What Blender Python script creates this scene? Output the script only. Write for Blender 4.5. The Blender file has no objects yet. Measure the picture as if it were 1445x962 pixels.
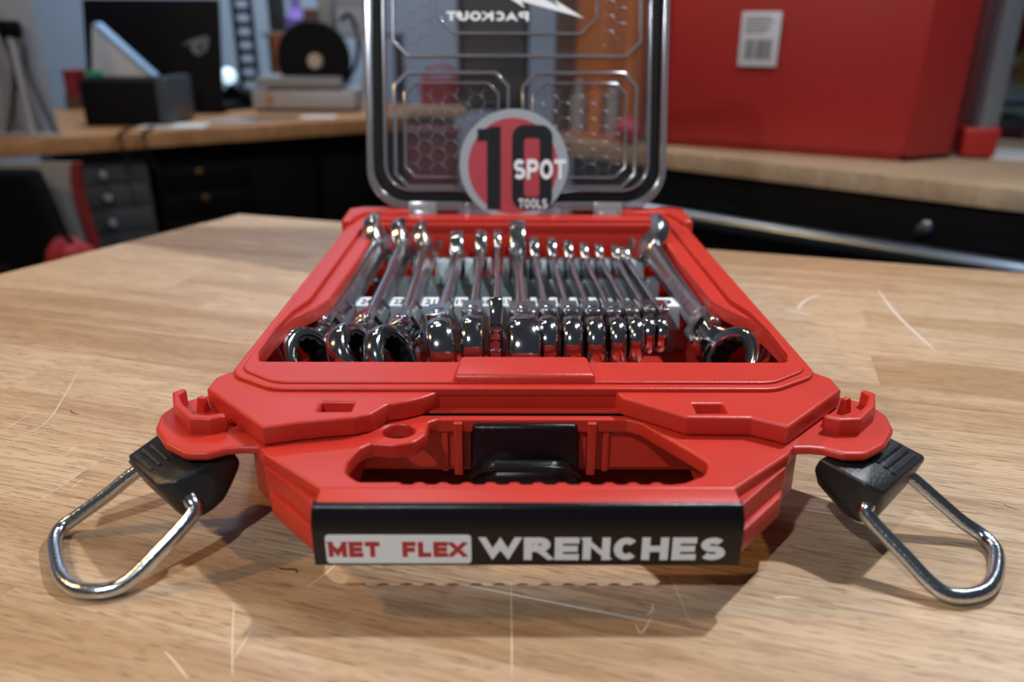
import bpy, bmesh, math, random
from mathutils import Vector, Matrix
random.seed(7)
S = 0.001
R = math.radians
scene = bpy.context.scene
col = scene.collection

# ------------------------------------------------------------------ camera
cd = bpy.data.cameras.new('camera'); cam = bpy.data.objects.new('camera', cd); col.objects.link(cam)
cd.sensor_width = 36.0; cd.lens = 1124.0/1445.0*36.0
cd.clip_start = 0.01; cd.clip_end = 30
PITCH, YAW, ROLL = R(21.7), R(.36), R(.25)
f = Vector((math.sin(YAW)*math.cos(PITCH), math.cos(YAW)*math.cos(PITCH), -math.sin(PITCH)))
r = Vector((math.cos(YAW), -math.sin(YAW), 0)); u = r.cross(f)
c_, s_ = math.cos(ROLL), math.sin(ROLL)
r, u = c_*r + s_*u, -s_*r + c_*u
m = Matrix((r, u, -f)).transposed().to_4x4(); m.translation = (-.007, 0, .1836)
cam.matrix_world = m
cd.dof.use_dof = True; cd.dof.focus_distance = .345; cd.dof.aperture_fstop = 6.3
scene.camera = cam

# ------------------------------------------------------------------ world, light, exposure
w = bpy.data.worlds.new('world'); scene.world = w; w.use_nodes = True
w.node_tree.nodes['Background'].inputs[0].default_value = (.78, .88, 1, 1)
w.node_tree.nodes['Background'].inputs[1].default_value = .05
scene.view_settings.view_transform = 'Standard'; scene.view_settings.look = 'None'
scene.view_settings.exposure = 0; scene.view_settings.gamma = 1
try: scene.view_settings.use_curve_mapping = False
except Exception: pass

def lamp(name, loc, target, size, power, color):
    l = bpy.data.lights.new(name, 'AREA'); l.shape = 'DISK'; l.size = size; l.energy = power; l.color = color
    o = bpy.data.objects.new(name, l); col.objects.link(o); o.location = loc
    o.rotation_euler = (Vector(target)-Vector(loc)).to_track_quat('-Z', 'Y').to_euler()
    o['kind'] = 'helper'
    return o
lamp('key_lamp', (.42, .57, .90), (0, .3, 0), .035, 8.9, (.90, .94, 1))
lamp('cool_front_lamp', (-.35, -.32, .80), (0, .3, 0), .04, 4.6, (.84, .91, 1))
lamp('warm_lamp', (-1.0, .33, .78), (-.15, .2, 0), .05, 5.4, (1, .61, .25))
lamp('warm_ceiling_lamp', (-.75, 1.25, 1.25), (0, .4, 0), .05, 1.2, (1, .66, .36))
lamp('right_ceiling_lamp', (.95, 1.0, 1.0), (.4, .45, 0), .22, 2.4, (.80, .90, 1))
lamp('back_wall_fill', (-.6, 2.2, 1.7), (-.8, 3.2, .2), .4, 38, (.74, .86, 1))  # fill added to brighten the back wall, not a real fixture
lamp('bench_fill', (-.3, 1.15, 1.3), (-.45, 1.8, 0), .2, 3.2, (1, .90, .82))  # added fill light for the back bench, no lamp hangs there

# ------------------------------------------------------------------ materials
MAT = {}
def mat(name, color, rough=.5, metal=0, spec=.5, bump=0, bscale=400, var=0, vscale=20, coat=0, emis=None, estr=0):
    if name in MAT: return MAT[name]
    mt = bpy.data.materials.new(name); mt.use_nodes = True; MAT[name] = mt
    nt = mt.node_tree; b = nt.nodes['Principled BSDF']; L = nt.links
    b.inputs['Base Color'].default_value = (*color, 1); b.inputs['Roughness'].default_value = rough
    b.inputs['Metallic'].default_value = metal; b.inputs['Specular IOR Level'].default_value = spec
    b.inputs['Coat Weight'].default_value = coat
    if emis: b.inputs['Emission Color'].default_value = (*emis, 1); b.inputs['Emission Strength'].default_value = estr
    tc = nt.nodes.new('ShaderNodeTexCoord')
    if var:
        n = nt.nodes.new('ShaderNodeTexNoise'); n.inputs['Scale'].default_value = vscale; n.inputs['Detail'].default_value = 4
        L.new(tc.outputs['Object'], n.inputs['Vector'])
        h = nt.nodes.new('ShaderNodeHueSaturation'); h.inputs['Color'].default_value = (*color, 1)
        mr = nt.nodes.new('ShaderNodeMapRange'); mr.inputs[1].default_value = .3; mr.inputs[2].default_value = .7
        mr.inputs[3].default_value = 1-var; mr.inputs[4].default_value = 1+var
        L.new(n.outputs[0], mr.inputs[0]); L.new(mr.outputs[0], h.inputs['Value']); L.new(h.outputs[0], b.inputs['Base Color'])
    if bump:
        n2 = nt.nodes.new('ShaderNodeTexNoise'); n2.inputs['Scale'].default_value = bscale; n2.inputs['Detail'].default_value = 2
        L.new(tc.outputs['Object'], n2.inputs['Vector'])
        bp = nt.nodes.new('ShaderNodeBump'); bp.inputs['Strength'].default_value = bump; bp.inputs['Distance'].default_value = .0004
        L.new(n2.outputs[0], bp.inputs['Height']); L.new(bp.outputs[0], b.inputs['Normal'])
    return mt
def wood(name, ca, cb, cc, rough=.42, scale=1.0):
    mt = bpy.data.materials.new(name); mt.use_nodes = True; MAT[name] = mt
    nt = mt.node_tree; b = nt.nodes['Principled BSDF']; L = nt.links; N = nt.nodes.new
    tc = N('ShaderNodeTexCoord'); oi = N('ShaderNodeObjectInfo')
    off = N('ShaderNodeVectorMath'); off.operation = 'SCALE'; off.inputs[0].default_value = (3.1, 7.7, 1.3)
    L.new(oi.outputs['Random'], off.inputs['Scale'])
    add = N('ShaderNodeVectorMath'); L.new(tc.outputs['Object'], add.inputs[0]); L.new(off.outputs[0], add.inputs[1])
    mp = N('ShaderNodeMapping'); mp.inputs['Scale'].default_value = (1.2*scale, 16*scale, 6*scale); L.new(add.outputs[0], mp.inputs[0])
    n1 = N('ShaderNodeTexNoise'); n1.inputs['Scale'].default_value = 3; n1.inputs['Detail'].default_value = 3; n1.inputs['Distortion'].default_value = .8
    L.new(mp.outputs[0], n1.inputs['Vector'])
    mp2 = N('ShaderNodeMapping'); mp2.inputs['Scale'].default_value = (9*scale, 190*scale, 30*scale); L.new(add.outputs[0], mp2.inputs[0])
    n2 = N('ShaderNodeTexNoise'); n2.inputs['Scale'].default_value = 4; n2.inputs['Detail'].default_value = 5; n2.inputs['Roughness'].default_value = .6
    L.new(mp2.outputs[0], n2.inputs['Vector'])
    mp3 = N('ShaderNodeMapping'); mp3.inputs['Scale'].default_value = (55*scale, 700*scale, 90*scale); L.new(add.outputs[0], mp3.inputs[0])
    n3 = N('ShaderNodeTexNoise'); n3.inputs['Scale'].default_value = 2; n3.inputs['Detail'].default_value = 1
    L.new(mp3.outputs[0], n3.inputs['Vector'])
    r1 = N('ShaderNodeValToRGB'); e = r1.color_ramp.elements
    e[0].position = .32; e[0].color = (*cb, 1); e[1].position = .66; e[1].color = (*ca, 1)
    x = N('ShaderNodeMath'); x.operation = 'ADD'; L.new(n1.outputs[0], x.inputs[0])
    rr = N('ShaderNodeMapRange'); rr.inputs[3].default_value = -.2; rr.inputs[4].default_value = .2; L.new(oi.outputs['Random'], rr.inputs[0]); L.new(rr.outputs[0], x.inputs[1])
    L.new(x.outputs[0], r1.inputs[0])
    m1 = N('ShaderNodeMix'); m1.data_type = 'RGBA'; L.new(r1.outputs[0], m1.inputs[6]); m1.inputs[7].default_value = (*cc, 1)
    q = N('ShaderNodeMapRange'); q.inputs[1].default_value = .46; q.inputs[2].default_value = .72; q.inputs[4].default_value = .72; L.new(n2.outputs[0], q.inputs[0]); L.new(q.outputs[0], m1.inputs[0])
    m2 = N('ShaderNodeMix'); m2.data_type = 'RGBA'; L.new(m1.outputs[2], m2.inputs[6]); m2.inputs[7].default_value = (*[v*.62 for v in cc], 1)
    q2 = N('ShaderNodeMapRange'); q2.inputs[1].default_value = .60; q2.inputs[2].default_value = .70; q2.inputs[4].default_value = .6; L.new(n3.outputs[0], q2.inputs[0]); L.new(q2.outputs[0], m2.inputs[0])
    L.new(m2.outputs[2], b.inputs['Base Color']); b.inputs['Roughness'].default_value = rough
    bp = N('ShaderNodeBump'); bp.inputs['Strength'].default_value = .12; bp.inputs['Distance'].default_value = .0003; L.new(n2.outputs[0], bp.inputs['Height']); L.new(bp.outputs[0], b.inputs['Normal'])
    return mt
def clear(name, tint, dif=.05, gl=.1, rough=.08):
    mt = bpy.data.materials.new(name); mt.use_nodes = True; MAT[name] = mt
    nt = mt.node_tree; L = nt.links; N = nt.nodes.new; out = nt.nodes['Material Output']; nt.nodes.remove(nt.nodes['Principled BSDF'])
    t = N('ShaderNodeBsdfTransparent'); t.inputs[0].default_value = (*tint, 1)
    g = N('ShaderNodeBsdfGlossy'); g.inputs['Roughness'].default_value = rough; g.inputs[0].default_value = (.95, .95, 1, 1)
    d = N('ShaderNodeBsdfDiffuse'); d.inputs[0].default_value = (.62, .64, .68, 1)
    lw = N('ShaderNodeFresnel'); lw.inputs[0].default_value = 1.5
    ad = N('ShaderNodeMath'); ad.operation = 'ADD'; ad.use_clamp = True; ad.inputs[1].default_value = gl; L.new(lw.outputs[0], ad.inputs[0])
    m1 = N('ShaderNodeMixShader'); m1.inputs[0].default_value = dif; L.new(t.outputs[0], m1.inputs[1]); L.new(d.outputs[0], m1.inputs[2])
    m2 = N('ShaderNodeMixShader'); L.new(ad.outputs[0], m2.inputs[0]); L.new(m1.outputs[0], m2.inputs[1]); L.new(g.outputs[0], m2.inputs[2])
    L.new(m2.outputs[0], out.inputs[0]); return mt

RED = mat('red_plastic', (.52, .030, .017), .36, bump=.25, bscale=1500, var=.05, vscale=30)
BLK = mat('black_plastic', (.012, .013, .015), .38, bump=.5, bscale=900)
GLB = mat('glossy_black', (.006, .006, .008), .25, spec=.35, bump=.25, bscale=2500)
RUB = mat('black_rubber', (.006, .006, .007), .55, spec=.2)
CHR = mat('polished_chrome', (.54, .54, .56), .11, 1, bump=.10, bscale=260)
CHS = mat('satin_chrome', (.62, .62, .64), .17, 1, bump=.12, bscale=700)
WIRE = mat('zinc_wire', (.62, .67, .72), .2, 1, bump=.35, bscale=900)
GRY = mat('grey_plastic', (.36, .42, .44), .55, bump=.2, bscale=1500)
LGR = mat('pale_grey_print', (.72, .76, .78), .5)
INK = mat('black_ink', (.008, .010, .013), .6, spec=.25, bump=.6, bscale=2500)
WHT = mat('white_print', (.86, .91, .95), .5)
LBR = mat('label_red', (.48, .03, .035), .45)
CLR = clear('clear_plastic', (.82, .79, .79), .035, .0, .025)
CLE = clear('clear_plastic_edge', (.66, .66, .68), .20, .12, .15)
CLH = clear('clear_hexagon_ribs', (.55, .55, .58), .10, .0, .4)
WOOD = wood('butcher_block', (.595, .432, .275), (.415, .26, .138), (.23, .115, .058), .32)
WOODB = wood('bench_wood', (.46, .24, .10), (.34, .16, .06), (.2, .09, .03), .5)
PLY = wood('plywood', (.55, .42, .28), (.42, .30, .19), (.25, .16, .09), .5)

# ------------------------------------------------------------------ geometry helpers (millimetres in, metres out)
def finish(me, name, m, parent=None, M=None, angle=35):
    me.transform(Matrix.Scale(S, 4) @ (M or Matrix()))
    me.name = name
    me.materials.clear(); me.materials.append(m)
    me.polygons.foreach_set('use_smooth', [True]*len(me.polygons))
    me.set_sharp_from_angle(angle=R(angle)); me.update()
    o = bpy.data.objects.new(name, me); col.objects.link(o)
    if parent: o.parent = parent; o.matrix_parent_inverse = parent_world(parent).inverted()
    return o
def parent_world(p):
    mm = p.matrix_basis.copy()
    while p.parent:
        mm = p.parent.matrix_basis @ p.matrix_parent_inverse @ mm if False else (p.matrix_parent_inverse @ mm)
        p = p.parent; mm = p.matrix_basis @ mm
    return mm
def tag(o, label=None, cat=None, group=None, kind=None):
    if label: o['label'] = label
    if cat: o['category'] = cat
    if group: o['group'] = group
    if kind: o['kind'] = kind
    return o
def empty(name, label=None, cat=None, group=None, loc=(0, 0, 0)):
    o = bpy.data.objects.new(name, None); col.objects.link(o); o.location = Vector(loc)*S; o.empty_display_size = .01
    return tag(o, label, cat, group)
def fillet(pts, rad, seg=5):
    out = []; n = len(pts)
    rads = rad if isinstance(rad, (list, tuple)) else [rad]*n
    for i in range(n):
        p = Vector(pts[i][:2]); a = Vector(pts[i-1][:2])-p; b = Vector(pts[(i+1) % n][:2])-p; r0 = rads[i]
        la, lb = a.length, b.length
        if r0 <= 0 or la < 1e-6 or lb < 1e-6: out.append(tuple(p)); continue
        a.normalize(); b.normalize(); ang = a.angle(b, 3.14)
        if ang > 3.1: out.append(tuple(p)); continue
        t = min(r0/math.tan(ang/2), la*.49, lb*.49); rr = t*math.tan(ang/2)
        c = p + (a+b).normalized()*(rr/math.sin(ang/2))
        s0 = p+a*t-c; s1 = p+b*t-c
        a0 = math.atan2(s0.y, s0.x); a1 = math.atan2(s1.y, s1.x); d = a1-a0
        while d > math.pi: d -= 2*math.pi
        while d < -math.pi: d += 2*math.pi
        for k in range(seg+1):
            t_ = a0+d*k/seg; out.append((c.x+rr*math.cos(t_), c.y+rr*math.sin(t_)))
    return out
def circ(cx, cy, rx, ry=None, n=32): ry = ry or rx; return [(cx+rx*math.cos(2*math.pi*k/n), cy+ry*math.sin(2*math.pi*k/n)) for k in range(n)]
def rect(x0, y0, x1, y1, r=0, seg=5): return fillet([(x0, y0), (x1, y0), (x1, y1), (x0, y1)], r, seg)
def curve_mesh(cu):
    o = bpy.data.objects.new('tmp', cu); col.objects.link(o)
    dg = bpy.context.evaluated_depsgraph_get(); dg.update()
    me = bpy.data.meshes.new_from_object(o.evaluated_get(dg)); bpy.data.objects.remove(o); bpy.data.curves.remove(cu)
    return me
def plate(loops, z0, z1, bev=.4, res=1, M=None):
    """2D outline (first loop) with holes (other loops) extruded z0..z1 with rounded edges, as a mesh in mm"""
    cu = bpy.data.curves.new('tmp', 'CURVE'); cu.dimensions = '2D'; cu.fill_mode = 'BOTH'
    for lp in loops:
        sp = cu.splines.new('POLY'); sp.points.add(len(lp)-1)
        for i, p in enumerate(lp): sp.points[i].co = (p[0], p[1], 0, 1)
        sp.use_cyclic_u = True
    h = (z1-z0)/2; bev = min(bev, h*.95)
    cu.extrude = h-bev; cu.bevel_depth = bev; cu.bevel_resolution = res; cu.offset = -bev
    me = curve_mesh(cu); me.transform(Matrix.Translation((0, 0, (z0+z1)/2)))
    if M: me.transform(M)
    return me
def join(meshes):
    bm = bmesh.new()
    for me in meshes: bm.from_mesh(me); bpy.data.meshes.remove(me)
    me = bpy.data.meshes.new('m'); bm.to_mesh(me); bm.free(); return me
def box(x0, y0, z0, x1, y1, z1, bev=0, M=None, seg=2):
    bm = bmesh.new(); bmesh.ops.create_cube(bm, size=1)
    for v in bm.verts: v.co = ((x0+x1)/2+v.co.x*(x1-x0), (y0+y1)/2+v.co.y*(y1-y0), (z0+z1)/2+v.co.z*(z1-z0))
    if bev: bmesh.ops.bevel(bm, geom=bm.edges[:], offset=bev, segments=seg, affect='EDGES', profile=.6)
    me = bpy.data.meshes.new('m'); bm.to_mesh(me); bm.free()
    if M: me.transform(M)
    return me
def hull(pts, bev=0, M=None, seg=3):
    bm = bmesh.new()
    for p in pts: bm.verts.new(p)
    bmesh.ops.convex_hull(bm, input=bm.verts[:])
    for v in [v for v in bm.verts if not v.link_faces]: bm.verts.remove(v)
    bmesh.ops.dissolve_limit(bm, angle_limit=R(8), verts=bm.verts[:], edges=bm.edges[:])
    if bev: bmesh.ops.bevel(bm, geom=bm.edges[:], offset=bev, segments=seg, affect='EDGES', profile=.5)
    bmesh.ops.recalc_face_normals(bm, faces=bm.faces[:])
    me = bpy.data.meshes.new('m'); bm.to_mesh(me); bm.free()
    if M: me.transform(M)
    return me
def tube(pts, rad, res=6, cyc=False, caps=True, rads=None):
    cu = bpy.data.curves.new('tmp', 'CURVE'); cu.dimensions = '3D'; cu.bevel_depth = rad; cu.bevel_resolution = res; cu.use_fill_caps = caps
    sp = cu.splines.new('POLY'); sp.points.add(len(pts)-1)
    for i, p in enumerate(pts):
        sp.points[i].co = (*p, 1)
        if rads: sp.points[i].radius = rads[i]
    sp.use_cyclic_u = cyc
    return curve_mesh(cu)
def smooth_path(pts, n=8):
    P = [Vector(p) for p in pts]; out = []
    for i in range(len(P)-1):
        p0 = P[max(i-1, 0)]; p1 = P[i]; p2 = P[i+1]; p3 = P[min(i+2, len(P)-1)]
        for k in range(n):
            t = k/n
            out.append(.5*((2*p1)+(p2-p0)*t+(2*p0-5*p1+4*p2-p3)*t*t+(3*p1-p0-3*p2+p3)*t**3))
    out.append(P[-1]); return out
def lathe(profile, axis='x', n=48, mod=None):
    """closed profile of (a, r) pairs turned about an axis"""
    bm = bmesh.new(); rings = []
    for k in range(n):
        t = 2*math.pi*k/n; ring = []
        for i, (a, rr) in enumerate(profile):
            r2 = rr+(mod(i, t) if mod else 0); c, s = r2*math.cos(t), r2*math.sin(t)
            ring.append(bm.verts.new((a, c, s) if axis == 'x' else (c, a, s) if axis == 'y' else (c, s, a)))
        rings.append(ring)
    m_ = len(profile)
    for k in range(n):
        A, B = rings[k], rings[(k+1) % n]
        for i in range(m_):
            j = (i+1) % m_
            bm.faces.new((A[i], A[j], B[j], B[i]))
    bmesh.ops.recalc_face_normals(bm, faces=bm.faces[:])
    me = bpy.data.meshes.new('m'); bm.to_mesh(me); bm.free(); return me
def disc_solid(profile, axis='z', n=32):
    """open profile from axis to axis"""
    pr = [(a, max(r_, .0005)) for a, r_ in profile]
    return lathe(pr, axis, n)
def loft(secs, n=20, p=3.0):
    """superellipse sections (y, cx, cz, w, h) along y"""
    bm = bmesh.new(); rings = []
    for (y, cx, cz, w_, h_) in secs:
        ring = []
        for k in range(n):
            t = 2*math.pi*k/n; c, s = math.cos(t), math.sin(t)
            ring.append(bm.verts.new((cx+w_/2*math.copysign(abs(c)**(2/p), c), y, cz+h_/2*math.copysign(abs(s)**(2/p), s))))
        rings.append(ring)
    for a, b in zip(rings, rings[1:]):
        for k in range(n): bm.faces.new((a[k], a[(k+1) % n], b[(k+1) % n], b[k]))
    bm.faces.new(rings[0]); bm.faces.new(rings[-1][::-1])
    bmesh.ops.recalc_face_normals(bm, faces=bm.faces[:])
    me = bpy.data.meshes.new('m'); bm.to_mesh(me); bm.free(); return me
def text(s, width, height, depth=.3, bold=.02, cx=0, cy=0, z=0, flip=False, shear=0, M=None, space=1.0):
    cu = bpy.data.curves.new('tmp', 'FONT'); cu.body = s; cu.size = 1; cu.offset = bold; cu.shear = shear; cu.resolution_u = 3; cu.space_character = space
    cu.extrude = .02
    me = curve_mesh(cu)
    xs = [v.co.x for v in me.vertices]; ys = [v.co.y for v in me.vertices]
    x0, x1, y0, y1 = min(xs), max(xs), min(ys), max(ys)
    for v in me.vertices:
        X = (v.co.x-(x0+x1)/2)/(x1-x0)*width; Y = (v.co.y-(y0+y1)/2)/(y1-y0)*height
        v.co = (cx+(-X if flip else X), cy+Y, z+(depth if v.co.z > 0 else 0))
    if flip: me.flip_normals()
    if M: me.transform(M)
    return me
def arc(cx, cy, rx, ry, a0, a1, n=8): return [(cx+rx*math.cos(R(a0+(a1-a0)*k/n)), cy+ry*math.sin(R(a0+(a1-a0)*k/n))) for k in range(n+1)]
GLY = {  # letter: (width, strokes)
 'M': (1.05, [[(0, 0), (0, 1)], [(.02, 1), (.5, .12), (.98, 1)], [(1, 1), (1, 0)]]), 'E': (.80, [[(0, 0), (0, 1)], [(0, 1), (1, 1)], [(0, .5), (.92, .5)], [(0, 0), (1, 0)]]),
 'T': (.84, [[(0, 1), (1, 1)], [(.5, 1), (.5, 0)]]), 'F': (.76, [[(0, 0), (0, 1)], [(0, 1), (1, 1)], [(0, .48), (.88, .48)]]), 'L': (.74, [[(0, 1), (0, 0)], [(0, 0), (1, 0)]]),
 'X': (.88, [[(.02, 0), (.98, 1)], [(.02, 1), (.98, 0)]]), 'W': (1.3, [[(0, 1), (.25, 0), (.5, .92), (.75, 0), (1, 1)]]),
 'R': (.90, [[(0, 0), (0, 1)], [(0, 1), (.6, 1)]+arc(.62, .75, .34, .25, 90, -90)+[(0, .5)], [(.52, .5), (.98, 0)]]),
 'N': (.90, [[(0, 0), (0, 1)], [(.04, 1), (.96, 0)], [(1, 0), (1, 1)]]), 'C': (.80, [arc(.52, .5, .52, .5, 42, 318, 16)]), 'H': (.88, [[(0, 0), (0, 1)], [(1, 0), (1, 1)], [(0, .5), (1, .5)]]),
 'S': (.84, [arc(.5, .745, .46, .255, 30, 250, 10)+arc(.5, .255, .5, .255, 75, -150, 10)]), 'P': (.84, [[(0, 0), (0, 1)], [(0, 1), (.6, 1)]+arc(.62, .73, .38, .27, 90, -90)+[(0, .46)]]),
 'O': (.92, [arc(.5, .5, .5, .5, 0, 360, 24)]), 'A': (.92, [[(0, 0), (.5, 1.0), (1, 0)], [(.2, .26), (.8, .26)]]), 'K': (.90, [[(0, 0), (0, 1)], [(.05, .38), (.95, 1)], [(.38, .62), (1, 0)]]),
 'U': (.88, [[(0, 1), (0, .4)]+arc(.5, .4, .5, .4, 180, 360, 10)+[(1, .4), (1, 1)]]), 'B': (.8, []), '1': (.3, [[(.5, 0), (.5, 1)]])}
def block_text(s, width, height, t=.22, cx=0, cy=0, z=0, flip=False, M=None, gap=.12, condense=1.0):
    bm = bmesh.new(); X = 0; k_ = 0
    for ch in s:
        if ch == ' ': X += .5; continue
        w0, strokes = GLY[ch]
        for st in strokes:
            P_ = [Vector((X+t/2+px*(w0-t), t/2+py*(1-t))) for px, py in st]
            closed = (P_[0]-P_[-1]).length < 1e-4
            n = len(P_); L_, R_ = [], []
            for i, p in enumerate(P_):
                a = (p-P_[i-1]).normalized() if i > 0 else None; b = (P_[i+1]-p).normalized() if i < n-1 else None
                if a is None: a = (P_[-1]-P_[-2]).normalized() if closed else b
                if b is None: b = (P_[1]-P_[0]).normalized() if closed else a
                d = (a+b).normalized(); nn = Vector((-d.y, d.x)); k = t/2/max(.35, nn.dot(Vector((-a.y, a.x))))*(1.35 if ch == 'X' else 1)
                q = p.copy()
                if not closed and i == 0: q = p-b*t*(.5 if abs(b.x) < .01 or abs(b.y) < .01 else .9)
                if not closed and i == n-1: q = p+a*t*(.5 if abs(a.x) < .01 or abs(a.y) < .01 else .9)
                if ch in 'CS' and not closed and i in (0, n-1): q = p
                L_.append(q+nn*k); R_.append(q-nn*k)
            zz = z+.03*(k_ % 4); k_ += 1
            def mk(v): return bm.verts.new(((v.x), min(1, max(0, v.y)), zz))
            V = [(mk(l), mk(r_)) for l, r_ in zip(L_, R_)]
            for (a, b), (c, d) in zip(V, V[1:]):
                try: bm.faces.new((b, d, c, a))
                except ValueError: pass
        X += w0+gap
    X -= gap
    for v in bm.verts:
        xx = (v.co.x/X-.5)*width
        v.co = (cx+(-xx if flip else xx), cy+(v.co.y-.5)*height, v.co.z)
    if flip: bmesh.ops.reverse_faces(bm, faces=bm.faces[:])
    me = bpy.data.meshes.new('m'); bm.to_mesh(me); bm.free()
    if M: me.transform(M)
    return me
def bar_prism(profile_yz, x0, x1, bev=0, dx=0):
    """(y,z) polygon extruded along x"""
    bm = bmesh.new()
    A = [bm.verts.new((x0, y, z)) for y, z in profile_yz]; B = [bm.verts.new((x1, y, z)) for y, z in profile_yz]
    n = len(A)
    for i in range(n): bm.faces.new((A[i], A[(i+1) % n], B[(i+1) % n], B[i]))
    bm.faces.new(A[::-1]); bm.faces.new(B)
    if bev: bmesh.ops.bevel(bm, geom=bm.edges[:], offset=bev, segments=2, affect='EDGES', profile=.6)
    bmesh.ops.recalc_face_normals(bm, faces=bm.faces[:])
    me = bpy.data.meshes.new('m'); bm.to_mesh(me); bm.free(); return me
def mir(pts): return [(-x, y) for x, y in reversed(pts)]
def sym(left): return left + mir(left)

# ------------------------------------------------------------------ room
fl = finish(box(-3500, -1500, -920, 3500, 3800, -900), 'floor', mat('dark_floor', (.02, .02, .022), .6, var=.2), None); tag(fl, kind='structure')
wb = finish(box(-3500, 3400, -900, 3500, 3500, 1900), 'wall_back', mat('blue_grey_wall', (.34, .40, .48), .7, var=.05, vscale=2)); tag(wb, kind='structure')
wl = finish(box(-3000, -1500, -900, -2900, 3400, 1900), 'wall_left', mat('blue_grey_wall', (0, 0, 0))); tag(wl, kind='structure')

# ------------------------------------------------------------------ table: butcher block of separate staves
bench = empty('workbench', 'pale butcher block workbench top carrying the open red case', 'workbench', loc=(0, 450, 0))
ang = -R(16.4)
C0 = Vector((-285, 816)); ex = Vector((math.cos(ang), math.sin(ang))); ey = Vector((math.sin(ang), -math.cos(ang)))
y = 0.0; rnd = random.Random(11); row = 0
while y < 1150:
    wd = rnd.uniform(38, 56); x = -.222*(y+wd/2); first = True
    xend = 1150
    while x < xend:
        ln = rnd.uniform(280, 640); 
        if first: ln *= rnd.uniform(.4, 1)
        x1 = min(x+ln, xend)
        if xend-x1 < 120: x1 = xend
        pc = C0 + ex*((x+x1)/2) + ey*(y+wd/2)
        keep = -700 < pc.x < 1300 and pc.y > -420
        if keep:
            hl, hw = (x1-x)/2, wd/2; sk = .222*hw if first else 0
            e_ = .12
            P_ = [(-hl+sk*1, hw), (hl, hw), (hl, -hw), (-hl-sk*1, -hw)]  # local y up = away
            bm = bmesh.new(); top = [bm.verts.new((px, py, 0)) for px, py in P_]; bot = [bm.verts.new((px, py, -42)) for px, py in P_]
            bm.faces.new(top[::-1]); bm.faces.new(bot)
            for i in range(4): bm.faces.new((top[i], top[(i+1) % 4], bot[(i+1) % 4], bot[i]))
            bmesh.ops.recalc_face_normals(bm, faces=bm.faces[:])
            bev_e = [e for e in bm.edges if all(v.co.z > -1 for v in e.verts)]
            bmesh.ops.bevel(bm, geom=bev_e, offset=(1.8 if (row == 0) else .16), segments=1, affect='EDGES')
            me = bpy.data.meshes.new('stave'); bm.to_mesh(me); bm.free(); me.transform(Matrix.Scale(S, 4)); me.materials.append(WOOD)
            o = bpy.data.objects.new('wood_stave', me); col.objects.link(o)
            o.parent = bench; o.location = Vector((pc.x, pc.y-450, 0))*S; o.rotation_euler.z = ang
        x = x1; first = False
    y += wd; row += 1
for (lx, ly) in ((-250, 700), (620, 420), (-420, -150), (500, -250)):
    finish(box(lx-35, ly-35, -900, lx+35, ly+35, -42, 3), 'leg', WOODB, bench)
# scratches and marks worn into the top
def mark(name, pts, wdt, m_):
    bm = bmesh.new(); pv = []
    P_ = smooth_path([(x, y, 0) for x, y in pts], 5)
    for i, p in enumerate(P_):
        d = (P_[min(i+1, len(P_)-1)]-P_[max(i-1, 0)]).normalized(); nn = Vector((-d.y, d.x, 0)); tt = wdt*(1-abs(2*i/(len(P_)-1)-1)**3*.8)
        pv.append((bm.verts.new(p+nn*tt+Vector((0, 0, .08))), bm.verts.new(p-nn*tt+Vector((0, 0, .08)))))
    for a, b in zip(pv, pv[1:]): bm.faces.new((a[0], a[1], b[1], b[0]))
    me = bpy.data.meshes.new('m'); bm.to_mesh(me); bm.free(); return finish(me, name, m_, bench)
SCR = mat('pale_scratch', (.74, .60, .44), .6); SCD = mat('dark_nick', (.03, .02, .02), .6); SCW = mat('whitish_smear', (.66, .54, .45), .5)
MARKS = __import__('json').loads('''[["s", 0.35, [[-244.9, 330.6], [-234.6, 348.4], [-240.7, 380.3], [-253.7, 427.6]]], ["s", 0.3, [[-250.2, 339.6], [-247.9, 359.7], [-244.9, 362.1]]], ["s", 0.3, [[-242.9, 327.2], [-237.7, 335.4], [-231.5, 342.5]]], ["s", 0.35, [[-89.8, 186.4], [-95.1, 202.9], [-100.0, 219.8]]], ["s", 0.35, [[-91.7, 193.7], [-90.8, 201.3], [-89.3, 209.4]]], ["s", 0.3, [[-5.5, 186.4], [-5.4, 202.9], [-5.6, 230.9]]], ["s", 0.4, [[-114.7, 197.3], [-108.4, 191.3], [-102.8, 185.6]]], ["d", 0.35, [[-90.7, 238.8], [-87.8, 237.6], [-84.8, 237.6], [-83.1, 237.2], [-82.4, 235.2]]], ["w", 1.1, [[270.2, 567.7], [260.1, 517.1], [255.7, 478.9], [253.2, 446.5]]], ["w", 1.0, [[223.2, 555.6], [205.5, 539.3], [193.8, 519.5]]], ["w", 1.4, [[184.4, 520.9], [192.8, 516.6], [200.0, 509.5]]], ["w", 0.8, [[164.5, 547.0], [176.2, 551.9], [191.8, 555.3]]], ["s", 0.4, [[35.5, 209.4], [36.2, 205.1], [38.7, 207.7], [41.6, 213.5]]], ["s", 0.5, [[39.7, 213.5], [41.9, 215.5], [42.8, 219.1]]], ["d", 0.2, [[198.3, 280.7], [199.4, 277.6], [202.6, 275.5]]], ["s", 0.5, [[85.1, 222.0], [89.7, 222.7], [94.4, 222.0]]], ["s", 0.25, [[51.6, 234.9], [52.7, 221.6], [53.8, 209.4]]], ["s", 0.3, [[-77.7, 227.1], [-70.2, 238.8], [-67.4, 251.5]]], ["s", 0.25, [[-211.1, 314.3], [-208.4, 320.7], [-208.5, 330.7]]], ["s", 0.3, [[-191.6, 290.8], [-190.8, 296.5], [-190.7, 298.7]]], ["d", 0.3, [[-230.1, 365.3], [-226.0, 361.4], [-222.7, 360.6]]]]''')
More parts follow.
